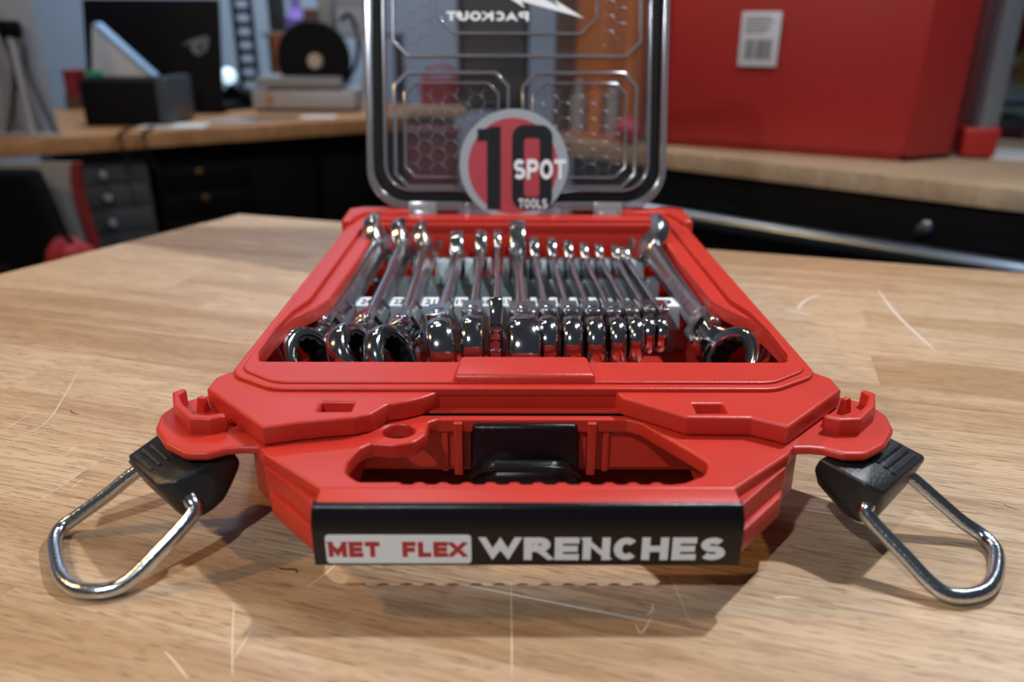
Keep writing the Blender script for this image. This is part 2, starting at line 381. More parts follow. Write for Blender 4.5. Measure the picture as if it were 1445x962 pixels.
for kind, wdt, pts in MARKS:
    mark({'s': 'scratch', 'd': 'nick', 'w': 'smear'}[kind], pts, wdt*(.7 if kind == 's' else 1), {'s': SCR, 'd': SCD, 'w': SCW}[kind])

# ------------------------------------------------------------------ red organizer case
case = empty('tool_case', 'open low red plastic organizer case full of wrenches on the workbench', 'tool case', loc=(0, 430, 0))
cav_low = fillet(sym([(-117, 312), (-123.8, 335), (-123.8, 385), (-110, 400), (-104, 415), (-103, 572)]), 5)
cav_top = fillet(sym([(-113, 311), (-117, 326), (-116, 350), (-113, 372), (-105, 388), (-101, 400), (-99, 480), (-99, 572)]), [3, 3, 8, 8, 8, 8, 2, 3]+[3, 2, 8, 8, 8, 8, 3, 3])
body_low = fillet(sym([(-100, 283), (-113, 296), (-121, 308), (-125, 325), (-125, 395), (-120.5, 405), (-120.5, 592), (-116, 598)]), 3)
body_foot = fillet(sym([(-100, 309), (-116, 312), (-120, 330), (-119, 590), (-116, 596)]), 3)
body_mid = fillet(sym([(-34, 286.5), (-40, 281), (-46, 277), (-55, 274), (-60, 266), (-64, 264), (-83, 260), (-95.5, 256), (-127, 289), (-127, 300), (-121, 308), (-121, 596)]), [1, 2, 3, 3, 3, 2, 2, 1.5, 2, 2, 3, 3]+[3, 3, 2, 2, 1.5, 2, 2, 3, 3, 3, 2, 1])
# right shoulder differs: straight diagonal instead of the wavy edge
body_mid = fillet([(-34, 286.5), (-40, 281), (-46, 277.5), (-53, 275), (-58, 267), (-64, 264), (-83, 260), (-95.5, 256), (-127, 289), (-127, 300), (-121, 308), (-121, 596),
                   (121, 596), (121, 308), (127, 300), (127, 289), (95.5, 257), (84, 264), (60, 264.5), (38, 281), (36, 286.5)], [1, 3, 3, 3, 3, 2, 2, 1, 1.5, 2, 3, 3, 3, 3, 2, 1.5, 1, 2, 2, 2, 1])
slotL = rect(-78.5, 269, -66, 277, .6); slotR = rect(64.5, 268, 76, 276, .6)
rim_out = fillet(sym([(-100, 286), (-121, 300), (-121, 592)]), [16, 12, 4, 4, 12, 16], 8)
rim_in2 = fillet(sym([(-100, 290), (-117.5, 303), (-117.5, 588)]), [15, 10, 4, 4, 10, 15], 8)
rim_hole = fillet(sym([(-112, 310.5), (-115, 320), (-115.6, 350), (-114, 375), (-109.5, 394), (-109, 575)]), [3, 3, 8, 8, 8, 3, 3, 8, 8, 8, 3, 3])
me = join([plate([body_low, cav_low], 15, 41, .8), plate([body_foot, fillet(sym([(-98, 313), (-112, 318), (-114, 335), (-112, 570)]), 2)], 0, 16, .6), plate([body_foot], 1.5, 5, .3), plate([body_low, body_foot], 14.5, 16.5, .3),
           plate([body_mid, cav_top, slotL, slotR], 40.2, 48, 1.1, 2),
           plate([rim_out, rim_hole], 46, 49.6, .8, 2), plate([rim_in2, rim_hole], 48.4, 50.6, .7, 2),
           box(-79.5, 268, 41, -65, 278, 44), box(63.5, 267, 41, 77, 277, 44),
           # flanks under the shoulders
           hull([(-98, 283, 8), (-112, 300, 6), (-119, 310, 6), (-100, 300, 6), (-125, 292, 41), (-97, 262, 41), (-94, 272, 20), (-100, 300, 41), (-119, 330, 41)], .8),
           hull([(98, 283, 8), (112, 300, 6), (119, 310, 6), (100, 300, 6), (125, 292, 41), (97, 262, 41), (94, 272, 20), (100, 300, 41), (119, 330, 41)], .8),
           # raised ribs on the cavity floor
           box(60, 318, 4, 76, 372, 14, 2), box(20, 316, 4, 34, 350, 9, 2), box(-60, 316, 4, -48, 350, 9, 2)])
tray = finish(me, 'case_base', RED, case)
# rear ears and hinge wall
me = join([plate([fillet([(-126, 560), (-127, 598), (-118, 606), (-78, 606), (-74, 596), (-90, 590), (-112, 590), (-119, 560)], 3)], 36, 53.5, 2.2, 2),
           plate([fillet([(126, 560), (127, 598), (118, 606), (78, 606), (74, 596), (90, 590), (112, 590), (119, 560)][::-1], 3)], 36, 53.5, 2.2, 2),
           box(-118, 576, 5, 118, 593, 50.5, 1.2), box(-60, 590, 30, 60, 601, 49, 1), box(-34, 574, 5, -30, 578, 47, .6), box(30, 574, 5, 34, 578, 47, .6)])
finish(me, 'hinge_wall', RED, case)
# pad in the middle of the front rim
finish(join([hull([(-29, 289.5, 49), (29, 289.5, 49), (-28, 291, 53.5), (28, 291, 53.5), (-26.5, 309, 53.8), (26.5, 309, 53.8), (-27, 311, 49), (27, 311, 49)], 1.4)]), 'front_pad', RED, case)
# handle
bumps = []
x = -46
while x < 47:
    bumps += [(x, 232.6), (x+3.0, 232.6), (x+4.0, 231.2), (x+7.0, 231.2)]; x += 8.0
hole = ([(-63, 246), (-62.5, 238), (-57, 232.4)] + bumps + [(53, 232.2), (61, 237), (64, 245), (60, 252), (45, 275), (40, 278), (-34, 278), (-37.5, 275.5),
        (-37.5, 266), (-41, 260), (-48, 257.6), (-57, 258.5), (-60.5, 255)])
hole = fillet(hole, [5, 6, 4]+[.5]*len(bumps)+[4, 6, 6, 5, 3, 3, 2, 1.5, 4, 4, 5, 2, 3], 4)
ringh = circ(-48.2, 268.5, 6.2, 5.4)
deck_out = fillet([(-69, 227.8), (-94.5, 251), (-97, 255), (-103, 262), (-103, 292), (103, 292), (103, 262), (97, 255), (94.5, 251), (69, 227.8)], [2, 2, 2, 3, 2, 2, 3, 2, 2, 2])
skirt_out = fillet([(-69.2, 223), (-93.6, 249.5), (-96, 255), (-102, 262), (-102, 287), (102, 287), (102, 262), (96, 255), (93.6, 249.5), (69.2, 223)], 2)
skirt_in = fillet([(-64, 250), (-62, 241), (-57, 237)]+[(a+b, 237-c) for a in range(-50, 50, 8) for b, c in ((0, 0), (2.5, 0), (3.5, 1.2), (7, 1.2))]+[(54, 237), (62, 241), (66, 250), (66, 283), (-64, 283)], [3, 4, 3]+[.4]*52+[3, 4, 3, 3, 3])
me = join([plate([deck_out, hole, ringh], 34, 40, 1.0, 2), plate([skirt_out, skirt_in], 18, 35.5, .6),
           plate([fillet([(-70, 220.5), (-91, 243.5), (-94, 251), (-66, 252), (-66, 220.5)], 1.5)], 18, 27, 1.2), plate([fillet([(70, 220.5), (66, 220.5), (66, 252), (94, 251), (91, 243.5)], 1.5)], 18, 27, 1.2),
           bar_prism([(231.5, 38.5), (229.5, 39.2), (228.4, 39.95), (220.4, 39.3), (218.6, 36), (218.4, 18), (231.5, 18)], -69, 69, .4),
           # ribs on the wall behind the grip
           box(-28, 276, 16, -24.5, 284, 39, .6), box(-33, 279, 16, -30.5, 284, 39, .5), box(24.5, 276, 16, 28, 284, 39, .6), box(31, 279, 16, 33.5, 284, 39, .5),
           box(-66, 281, 17, 66, 286, 40)])
finish(me, 'carry_handle', RED, case)
# black centre latch piece behind the grip
me = join([hull([(-22, 283, 39), (22, 283, 39), (-22, 283, 4), (22, 283, 4), (-20, 276, 38), (20, 276, 38), (-21, 274, 20), (21, 274, 20), (-21, 270, 4), (21, 270, 4)], 1.5),
           hull([(-22, 277, 22), (-12, 268, 28), (12, 268, 28), (22, 277, 22), (-22, 262, 4), (22, 262, 4), (-22, 280, 4), (22, 280, 4), (-12, 262, 24), (12, 262, 24)], 2)])
finish(me, 'centre_latch', GLB, case)
finish(tube(smooth_path([(-21, 268, 20), (-16, 265, 25), (-9, 262.5, 27.5), (9, 262.5, 27.5), (16, 265, 25), (21, 268, 20)]), .8, 3), 'latch_ridge', GLB, case)
# ears that carry the corner latches
for sgn in (-1, 1):
    out = [(-104, 256.5), (-109, 255.5), (-115, 251.8), (-123, 251.8), (-133, 259), (-141.5, 271), (-144, 283), (-141, 293), (-124, 306), (-100, 300), (-91, 262), (-95, 256.2)]
    wall_o = [(-112.5, 268), (-118, 265.5), (-126, 266), (-136, 277), (-141, 289), (-138, 292.5), (-135.8, 291.5), (-137.5, 287), (-132.8, 278.6), (-124.8, 269.6), (-118.6, 269), (-114.5, 271.5)]
    if sgn > 0: out = mir(out); wall_o = mir(wall_o)
    me = join([plate([fillet(out, [2, 4, 5, 5, 8, 8, 8, 5, 2, 2, 2, 1] if sgn < 0 else [1, 2, 2, 2, 5, 8, 8, 8, 5, 5, 4, 2], 5)], 36.4, 39.8, 1.3, 2), plate([fillet(wall_o, 1.2, 3)], 39, 46.5, 1.0, 2),
               hull([(sgn*127, 283, 39), (sgn*131, 285, 39), (sgn*129, 288, 39), (sgn*125, 286, 39), (sgn*127.4, 284, 46), (sgn*130, 285.3, 46), (sgn*128.4, 287.2, 46), (sgn*126, 285.6, 46)], .6),
               box(sgn*119-4, 272, 39, sgn*119+4, 275, 43.5, .7)])
    finish(me, 'latch_ear', RED, case)
# label holder
me = bar_prism([(222.5, 39.2), (220.2, 39.4), (219.0, 38.6), (217.4, 35), (216.6, 32), (216.5, 31), (216.5, 17.8), (218.3, 17.0), (220, 17.2)], -70.2, 69.8, .7)
lab = finish(me, 'label_strip', GLB, case); lab['label'] = 'glossy black label strip reading MET FLEX WRENCHES'
MF = Matrix(((1, 0, 0, 0), (0, 0, -1, 216.45), (0, 1, 0, 0), (0, 0, 0, 1)))   # x, y -> x, z ; depth -> toward -Y
finish(plate([rect(-66, 18.9, -18.6, 30.0, 1.3)], 0, .18, .05, M=MF), 'white_panel', WHT, lab)
finish(block_text('MET', 16.8, 6.0, .29, -56.8, 24.4, .22, M=MF), 'lettering', LBR, lab)
finish(block_text('FLEX', 20.6, 6.0, .29, -30.8, 24.4, .22, M=MF), 'lettering', LBR, lab)
finish(block_text('WRENCHES', 80, 8.8, .27, 24.4, 24.6, .06, M=MF), 'lettering', WHT, lab)

# corner latches with their wire bails
for sgn in (-1, 1):
    if sgn > 0:
        pts = [(139, 276, 36), (154.5, 267, 30), (126, 240, 30.5), (119.5, 242, 33.5), (108, 255.5, 36), (106.5, 256.5, 31), (117, 249, 16), (120, 242.5, 16), (127, 244, 17), (145, 261, 20), (112, 264, 20), (134, 280, 22)]
        loop = [(127, 250, 25), (122.5, 243.5, 24), (121.5, 241.5, 21.5), (124.5, 238, 18), (133, 229, 10.5), (138, 223.5, 6), (143, 220, 3.4), (150, 219.6, 2.9), (158, 222.8, 2.8), (165, 229.5, 2.8), (171.5, 239, 2.8), (174.5, 246.5, 3), (173, 253, 4.2), (167, 256.5, 7.5), (158, 260.5, 14.5), (149, 264.5, 21.5), (140, 268, 27)]
        o3 = (Vector((126, 240, 30.5)), Vector((154.5, 267, 30)), Vector((139, 276, 36)))
    else:
        pts = [(-141, 280, 35.5), (-152.5, 265.5, 30), (-131.5, 244, 30.5), (-125, 244, 33), (-108, 260, 35.5), (-106.5, 261, 31), (-112, 252, 19), (-117.5, 244.5, 16), (-125.5, 246, 17), (-144, 262, 20), (-112, 264, 20), (-136, 282, 22)]
        loop = [(-126, 254, 25), (-121, 246, 24), (-119, 243.5, 21.5), (-121.5, 239, 18), (-130, 230.5, 10.5), (-135.5, 226, 6), (-140.5, 223.5, 3.4), (-147, 222, 2.9), (-155, 223.5, 2.8), (-163, 229.5, 2.8), (-170.5, 240, 2.8), (-176.5, 250.5, 3), (-177, 257.5, 4.2), (-171.5, 260.5, 7.5), (-161, 264, 14.5), (-151.5, 267.5, 21.5), (-142, 270, 27)]
        o3 = (Vector((-131.5, 244, 30.5)), Vector((-152.5, 265.5, 30)), Vector((-141, 280, 35.5)))
    lt = finish(hull(pts, 1.2), 'corner_latch', BLK, case)
    e_ = o3[1]-o3[0]; inw = (o3[2]-o3[1]); inw -= e_*inw.dot(e_)/e_.dot(e_); inw.normalize()
    for off_ in (3.2, 6.4, 9.6):
        a = o3[0]+e_*.34+inw*off_+Vector((0, 0, .1)); b = o3[0]+e_*.86+inw*off_+Vector((0, 0, .1))
        finish(tube([a, b], 1.0, 3), 'grip_ridge', BLK, lt)
    finish(tube(smooth_path([(p[0], p[1], p[2]) for p in loop], 6), 2.75, 6), 'wire_bail', WIRE, lt)

# ------------------------------------------------------------------ clear lid, leaning back on its hinge
LA = R(15.3)
ML = Matrix(((1, 0, 0, -.3), (0, math.sin(LA), -math.cos(LA), 600), (0, math.cos(LA), math.sin(LA), 54), (0, 0, 0, 1)))
def rr_(wd, v0, v1, rc): return rect(-wd, v0, wd, v1, rc, 10)
lid = finish(join([plate([rr_(100, 10, 290, 22)], -1.6, -.2, .3, M=ML)]), 'lid', CLR, case); lid['label'] = 'clear plastic lid standing open'
finish(plate([rr_(112.3, -2, 302, 30), rr_(107.4, 4, 296, 26)], -8, 5, 1.2, 2, ML), 'lid_rim', CLE, lid)
finish(plate([rr_(107.3, 4.2, 295.8, 26), rr_(100, 11, 289, 21)], -3, 2.5, 1.0, 2, ML), 'lid_gasket', RUB, lid)
finish(plate([rr_(99.8, 11.5, 288.8, 20.5), rr_(97.5, 13.5, 286.5, 18)], -3, 5, .8, 2, ML), 'lid_inner_lip', CLE, lid)
def octo(u0, v0, u1, v1, c): return [(u0+c, v0), (u1-c, v0), (u1, v0+c), (u1, v1-c), (u1-c, v1), (u0+c, v1), (u0, v1-c), (u0, v0+c)]
def frame(u0, v0, u1, v1, c, wdt, w0, w1): return plate([octo(u0, v0, u1, v1, c), octo(u0+wdt, v0+wdt, u1-wdt, v1-wdt, c-.4*wdt)], w0, w1, .7, 2, ML)
panes = []
for (u0, v0, u1, v1, c, inner) in ((-92.6, 109.5, 92.6, 286, 11, 0), (-92, 14, -5.4, 99.5, 10, 7.5), (3.6, 14, 90, 99.5, 10, 7.5)):
    finish(join([frame(u0, v0, u1, v1, c, 2.2, -.5, 4.5)]+([frame(u0+inner, v0+inner, u1-inner, v1-inner, c-2, 1.6, -.5, 3)] if inner else [])), 'window_frame', CLE, lid)
finish(frame(-59.6, 126, 60, 270, 12, 1.8, -.5, 3.5), 'logo_frame', CLE, lid)
def hexnet(name, u0, v0, u1, v1, a=5.6):
    bm = bmesh.new(); H_ = a*2/math.sqrt(3); j = 0
    u_ = u0+a
    while u_ < u1-2:
        v_ = v0+a+(a if j % 2 else 0)
        while v_ < v1-2:
            if True:
                A = []
                for rr2 in (H_*.97, H_*.86):
                    A.append([(max(u0, min(u1, u_+rr2*math.cos(math.pi/3*k))), max(v0, min(v1, v_+rr2*math.sin(math.pi/3*k)))) for k in range(6)])
                o_ = [bm.verts.new((*p, .1)) for p in A[0]]; i_ = [bm.verts.new((*p, .5)) for p in A[1]]
                for k in range(6):
                    try: bm.faces.new((o_[k], o_[(k+1) % 6], i_[(k+1) % 6], i_[k]))
                    except ValueError: pass
            v_ += 2*a
        u_ += H_*1.5; j += 1
    me = bpy.data.meshes.new('m'); bm.to_mesh(me); bm.free(); me.transform(ML)
    o = finish(me, name, CLH, lid, angle=80); o['kind'] = 'stuff'
hexnet('hexagon_ribs', -84, 22, -13, 92); hexnet('hexagon_ribs', 11, 22, 82, 92)
hexnet('hexagon_ribs', -83, 119, -62, 270); hexnet('hexagon_ribs', 62, 119, 83, 270)
# print on the outside of the lid, seen mirrored from inside
finish(block_text('PACKOUT', 61, 6.6, .24, -21.9, 139.8, .1, flip=True, M=ML), 'lettering', WHT, lid)
finish(plate([[(-34, 170), (6, 145.5), (3, 150.5), (49.8, 138.6), (27, 152), (31, 146.8), (-12, 168)]], .1, .2, .02, M=ML), 'bolt_print', WHT, lid)
finish(text('Milwaukee', 92, 24, .2, .02, 2, 165, .1, flip=True, shear=-.2, M=ML), 'lettering', WHT, lid)
kn = []
for (a, b) in ((-81.5, -60.5), (58.5, 79.5)): kn.append(join([box(a, -7, -3, b, 4, 6, 1.0, M=ML), box(a+4, -9.5, 2, b-4, -3, 7.5, 1, M=ML)]))
for (a, b) in ((-39, -33), (27, 33)): kn.append(box(a, -7, -2, b, 3, 5, 1.0, M=ML))
for k_ in kn: finish(k_, 'hinge_knuckle', clear('frosted_clear_%d' % len(MAT), (.7, .7, .7), .45, .15, .2), lid)

# ------------------------------------------------------------------ round sticker leaning on the lid
MD = ML @ Matrix.Translation((-2.1, 31.2, 6.2))
stk = empty('round_sticker', 'round grey and red sticker reading 10 SPOT TOOLS at foot of clear lid', 'sticker', loc=(-2, 600, 50))
finish(plate([circ(0, 0, 40.6, 40.6, 72)], 0, 1.0, .2, M=MD), 'grey_disc', mat('grey_card', (.33, .38, .42), .5, bump=.3, bscale=1200), stk)
finish(plate([circ(-.6, -1, 33.5, 35.2, 64)], 1.0, 1.15, .03, M=MD), 'red_disc', mat('red_card', (.42, .035, .055), .5, bump=.3, bscale=1200), stk)
finish(join([plate([[(-27.1, 26), (-27.1, 17.2), (-20, 17.2), (-20, -33), (-9.8, -33), (-9.8, 27.7), (-17, 27.7), (-20, 26)]], 1.15, 1.35, .03, M=MD)]), 'numeral', INK, stk)
finish(plate([rect(-1.3, -33, 28.8, 29, 9, 8), rect(7.6, -23.5, 19.2, 19.5, 2.5)], 1.15, 1.35, .03, M=MD), 'numeral', INK, stk)
finish(block_text('SPOT', 39, 14.6, .22, 19.4, -3.4, 1.42, M=MD), 'lettering', WHT, stk)
finish(block_text('TOOLS', 21.5, 7.0, .22, 14.4, -28.6, 1.42, M=MD), 'lettering', LGR, stk)

# ------------------------------------------------------------------ wrenches
WR = [  # x hinge, y, z, x at end, z at end, R, T, roll, flex, droop, jaw width, jaw tip y, label
    (-100.5, 392, 32, -92, 44, 18.4, 12.5, -33, 13, 0, 40, 560, 'largest flex-head wrench at the left wall of the case, ring turned open to the right'),
    (-80, 395, 32, -75.5, 43, 18.4, 12.3, -30, 6, 0, 36, 556, 'second wrench from the left wall of the case, its ring overlapped by the first'),
    (-60.5, 395, 32, -60.5, 42, 18, 12, -31, 13, 0, 34, 552, 'third wrench from the left, last of the tilted ones with an open dark ring'),
    (-43, 400, 33, -40.5, 35, 17.2, 13.2, -6, -7, 8, 32, 552, 'fourth wrench from the left, upright with a plain broad ring back'),
    (-26, 404, 33.5, -25.2, 36, 16.4, 11.4, 0, -3, 6, 31, 553, 'fifth wrench from the left, upright ring beside the raised narrow head'),
    (-13, 402, 36, -14, 37, 11.5, 6.8, 0, 0, 0, 27, 556, 'narrow wrench whose slim slotted head stands up above its neighbours'),
    (1.2, 403, 33, -.3, 36, 19.6, 15.4, 0, 0, 8, 45, 560, 'widest upright ring at the middle of the row, with the tallest jaw'),
    (14.7, 405, 33.5, 11, 34, 15.2, 9.8, 0, 4, 7, 29, 545, 'first slim wrench to the right of the wide middle ring'),
    (26.6, 405, 33.5, 23, 34, 14.8, 9.8, 0, 3, 7, 28, 545, 'second slim wrench to the right of the wide middle ring'),
    (38.2, 405, 33.5, 34, 34, 14.4, 9.5, 0, 3, 7, 26, 541, 'third slim wrench to the right of the wide middle ring'),
    (49.8, 405, 33.5, 44.6, 34, 13.2, 8.7, 0, 4, 6, 24, 538, 'fourth slim wrench to the right of the wide middle ring'),
    (59.6, 406, 33.8, 54.8, 34, 12.6, 8.4, 0, 4, 6, 22.5, 538, 'fifth slim wrench to the right of the wide middle ring'),
    (69.2, 407, 34.5, 66, 34, 10.2, 6.8, 0, 9, 4, 21, 536, 'small wrench with a little ring, last but one of the upright row'),
    (76.8, 407, 34.5, 72.6, 34, 9.6, 6.4, 0, 12, 4, 19.5, 534, 'smallest wrench, end of the upright row beside the big right-hand one'),
    (99, 392, 32.5, 88.5, 44, 18.6, 13, 33, -15, 0, 42, 556, 'large wrench along the right wall of the case, open ring facing left'),
]
def build_wrench(i, X, Y, Z, XE, ZE, RR, T, roll, flex, droop, JW, YE, label):
    g = 'flex-head ratcheting wrenches in the case'
    t = empty('wrench', label+'', 'wrench', g, loc=(X, Y, Z))
    L_ = YE-JW*.45-Y
    yaw = -math.atan2(XE-X, L_)
    MW = Matrix.Translation((X, Y, Z)) @ Matrix.Rotation(yaw, 4, 'Z') @ Matrix.Rotation(math.atan2(ZE-Z, L_), 4, 'X') @ Matrix.Rotation(R(roll), 4, 'Y')
    MH = MW @ Matrix.Rotation(R(-flex), 4, 'Z') @ Matrix.Rotation(R(droop), 4, 'X')
    hb = 11+RR*.36; special = (i == 5)
    if special: MH = MW @ Matrix.Rotation(R(-42), 4, 'X')
    d = RR+9.5
    prof = [(-T/2+.6, RR*.66), (-T/2, RR*.69), (-T/2, RR-3.0), (-T/2+.3, RR-2.0), (-T/2+1.2, RR-1.0), (-T*.26, RR-.32), (-T*.12, RR-.07), (0, RR), (T*.12, RR-.07), (T*.26, RR-.32), (T/2-1.2, RR-1.0), (T/2-.3, RR-2.0), (T/2, RR-3.0), (T/2, RR*.69), (T/2-.6, RR*.66)]
    if special:
        d = 30
        head = hull([(-T/2, -40, -7), (T/2, -40, -7), (-T/2, -34, 16), (T/2, -34, 16), (-T/2, -37, -12), (T/2, -37, -12), (-T/2, -28, 23), (T/2, -28, 23), (-T/2, -22, 20), (T/2, -22, 20), (-T/2, -22, -10), (T/2, -22, -10)], 2.4, seg=4)
        finish(join([head, box(-T*.3, -24, -4, T*.3, 6, 4, 1.5)]), 'ring_head', CHR, t, MW)
        for q in (1.5, 5.2, 9): finish(box(-T/2+1.1, -38.05+(q+1)*.26, q, T/2-1.1, -36+(q+1)*.26, q+1.9), 'slot_line', RUB, t, MW)
        finish(box(-T/2+.9, -40.2, -6.0, T/2-.9, -38, -1.2, .5), 'slot_plate', CHS, t, MW)
    ring = lathe(prof, 'x', 72); ring.transform(Matrix.Translation((0, -d, 0)))
    kz = hb*.5
    neck = loft([(-RR*.35-9.5, 0, 0, T*.72, hb*1.4), (-9.6, 0, 0, T*.80, hb*1.05), (-6.6, 0, 0, T*.84, hb*.9), (-5.6, 0, 0, T*.84, hb*.85), (-5.5, 0, 0, T*.8, kz), (3, 0, 0, T*.76, kz)], 20, 5)
    if not special: finish(join([ring, neck]), 'ring_head', CHR, t, MH)
    gear = lathe([(-T/2+.7, RR*.675), (-T/2+.7, RR*.58), (T/2-.7, RR*.58), (T/2-.7, RR*.675)], 'x', 72, mod=lambda k, a: (RR*.035*math.cos(12*a) if k in (1, 2) else 0))
    gear.transform(Matrix.Translation((0, -d, 0)))
    if not special: finish(gear, 'ratchet_gear', RUB, t, MH)
    tw, lt = T*.95, 9.5
    tabs = []
    for z0, z1 in ((kz*.52, hb*.5+.3), (-hb*.5-.3, -kz*.52)):
        tabs.append(plate([fillet([(-tw/2, -5.2), (tw/2, -5.2), (tw/2, lt+2), (-tw/2, lt+2)], [tw*.2, tw*.2, .5, .5], 5)], z0, z1, .5, 2))
    h2 = hb; ws = max(4.2, T*.47); hs = hb*(.72 if abs(roll) < 10 else .85)
    sh = loft([(6, 0, 0, tw*.97, h2*.9), (10.5, 0, 0, tw*.95, h2*.85), (15, 0, 0, tw*.7, hs), (22, 0, 0, ws, hs*.95), (L_*.5, 0, 0, ws*.9, hs*.85), (L_-JW*.55, 0, 0, ws, hs*.92), (L_-JW*.34, 0, 0, ws*1.35, JW*.5), (L_, 0, 0, ws*1.4, JW*.55)], 24, 3.2)
    finish(join(tabs+[sh]), 'shaft', CHS, t, MW)
    pr = min(2.6, tw*.30)
    pin = join([disc_solid([(-hb/2-.5, 0), (-hb/2-.5, pr), (hb/2+.5, pr), (hb/2+.62, pr*.8), (hb/2+.2, pr*.6), (hb/2+.1, 0)], 'z', 24),
                lathe([(hb/2+.1, pr*1.25), (hb/2+.7, pr*1.25), (hb/2+.7, pr*1.45), (hb/2+.1, pr*1.5)], 'z', 24)])
    finish(pin, 'hinge_pin', CHS, t, MW)
    # open jaw, standing on edge, mouth away from the ring
    Rj = JW/2; sl = JW*.235; a0 = math.asin(min(.95, (sl+JW*.02)/Rj))
    out = [(Rj*math.cos(a), Rj*.98*math.sin(a)) for a in [a0+(2*math.pi-2*a0)*k/30 for k in range(31)]]
    out += [(-Rj*.02, -sl), (-Rj*.22, -sl*.5), (-Rj*.22, sl*.5), (-Rj*.02, sl)]
    jt = max(6.2, T*.72)
    MJ = Matrix.Translation((0, L_, 0)) @ Matrix(((0, 0, 1, 0), (1, 0, 0, 0), (0, 1, 0, 0), (0, 0, 0, 1))) @ Matrix.Rotation(R(15), 4, 'Z')
    jaw = plate([out], -jt/2, jt/2, 2.2, 4, M=MJ)
    finish(jaw, 'open_jaw', CHS, t, MW)
    # raised marks on the flats of the big ones
    if JW > 31:
        sd = 1 if roll <= 0 else -1; mk = []; rn = random.Random(i)
        k = 34.0
        while k < 72:
            mk.append(box(sd*ws*.45-.5, k, -3.2+rn.uniform(-.5, .3), sd*ws*.45+.9, k+rn.uniform(2.2, 3.2), 3.2+rn.uniform(-.4, .4), .5)); k += 3.9
        finish(join(mk), 'embossed_mark', WIRE, t, MW)
for i, a in enumerate(WR): build_wrench(i, *a)

# ------------------------------------------------------------------ grey printed rack with slots
rack = empty('wrench_rack', 'light grey slotted rack under the wrench shafts with numbered front rail', 'rack', loc=(0, 470, 5))
def rail(y0, y1, zt, xs, x0, x1, lean):
    bm_pts = []
    gaps = sorted((x, hw) for x, hw in xs); segs = []; cur = x0
    for x, hw in gaps:
        if x-hw > cur: segs.append((cur, x-hw))
        cur = x+hw
    segs.append((cur, x1))
    ms = [box(x0, y0+3, 5, x1, y1, 22, .5)]
    for a, b in segs:
        if b-a > 1.2: ms.append(hull([(a, y0, 20), (b, y0, 20), (a, y1, 20), (b, y1, 20), (a+.6, y0+lean, zt), (b-.6, y0+lean, zt), (a+.6, y1, zt), (b-.6, y1, zt)], .3, seg=1))
    return join(ms), segs
fx = [(w_[0]+(w_[3]-w_[0])*.24, max(3.0, w_[6]*.34)) for w_ in WR]; bx = [(w_[0]+(w_[3]-w_[0])*.86, max(3.2, w_[6]*.36)) for w_ in WR]
me, seg1 = rail(428, 446, 33.5, fx, -98, 90, 2); finish(me, 'front_rail', GRY, rack)
me, seg2 = rail(513, 528, 35, bx, -98, 96, 6); finish(me, 'rear_rail', GRY, rack)
finish(join([box(-98, 446, 5.2, 90, 513, 9, .5)]), 'rack_floor', mat('shaded_rack_grey', (.03, .04, .045), .6), rack)  # floor coloured dark to carry the shade between the rails
for (xa, xb) in ((-116, 14), (98, 116)): finish(box(xa, 318, 5.2, xb, 392, 6.8, .6), 'floor_shade', mat('shade_black', (.012, .012, .013), .8), rack)  # black sheets standing in for the shade under the ring heads
names = ['24', '22', '21', '19', '18', '17', '16', '15', '14', '13', '12', '11', '10', '9', '8', '7']
for k, (a, b) in enumerate(seg1[:16]):
    if b-a < 4.2: continue
    finish(box(a+.3, 430.2, 33.5, b-.3, 445.5, 34.0, .1), 'number_strip', LGR, rack)
    finish(text(names[k], min(5.6, b-a-2), 8, .15, .015, (a+b)/2, 437, 34.05), 'numeral', INK, rack)

# ------------------------------------------------------------------ background: bench on the left
def frm(ox, oy, dx, dy, z=0):
    l = math.hypot(dx, dy); dx /= l; dy /= l
    return Matrix(((dx, -dy, 0, ox), (dy, dx, 0, oy), (0, 0, 1, z), (0, 0, 0, 1)))
BM = frm(-848, 1351, 549, 352)       # x along the bench edge, y towards the wall
def q(name, meshes, m_, parent, M=None, **k): return finish(join(meshes) if isinstance(meshes, list) else meshes, name, m_, parent, M, **k)
GM = mat('grey_metal', (.28, .29, .31), .45); DKG = mat('dark_cabinet_grey', (.05, .052, .055), .5); BLC = mat('black_cabinet_enamel', (.004, .004, .005), .4, spec=.15)
SIL = mat('silver_paint', (.42, .42, .44), .4, .3); PAP = mat('white_paper', (.62, .62, .62), .7); BRS = mat('brass', (.85, .48, .22), .25, 1)
sb = empty('side_bench', 'brown wooden bench top running along the back at left', 'workbench', loc=(-600, 1600, 0))
q('bench_top', box(-700, 0, -28, 860, 560, 0, 2, BM), WOODB, sb)
for lx in (-560, 840): q('leg', box(lx-30, 480, -900, lx+30, 540, -28, 2, BM), WOODB, sb)
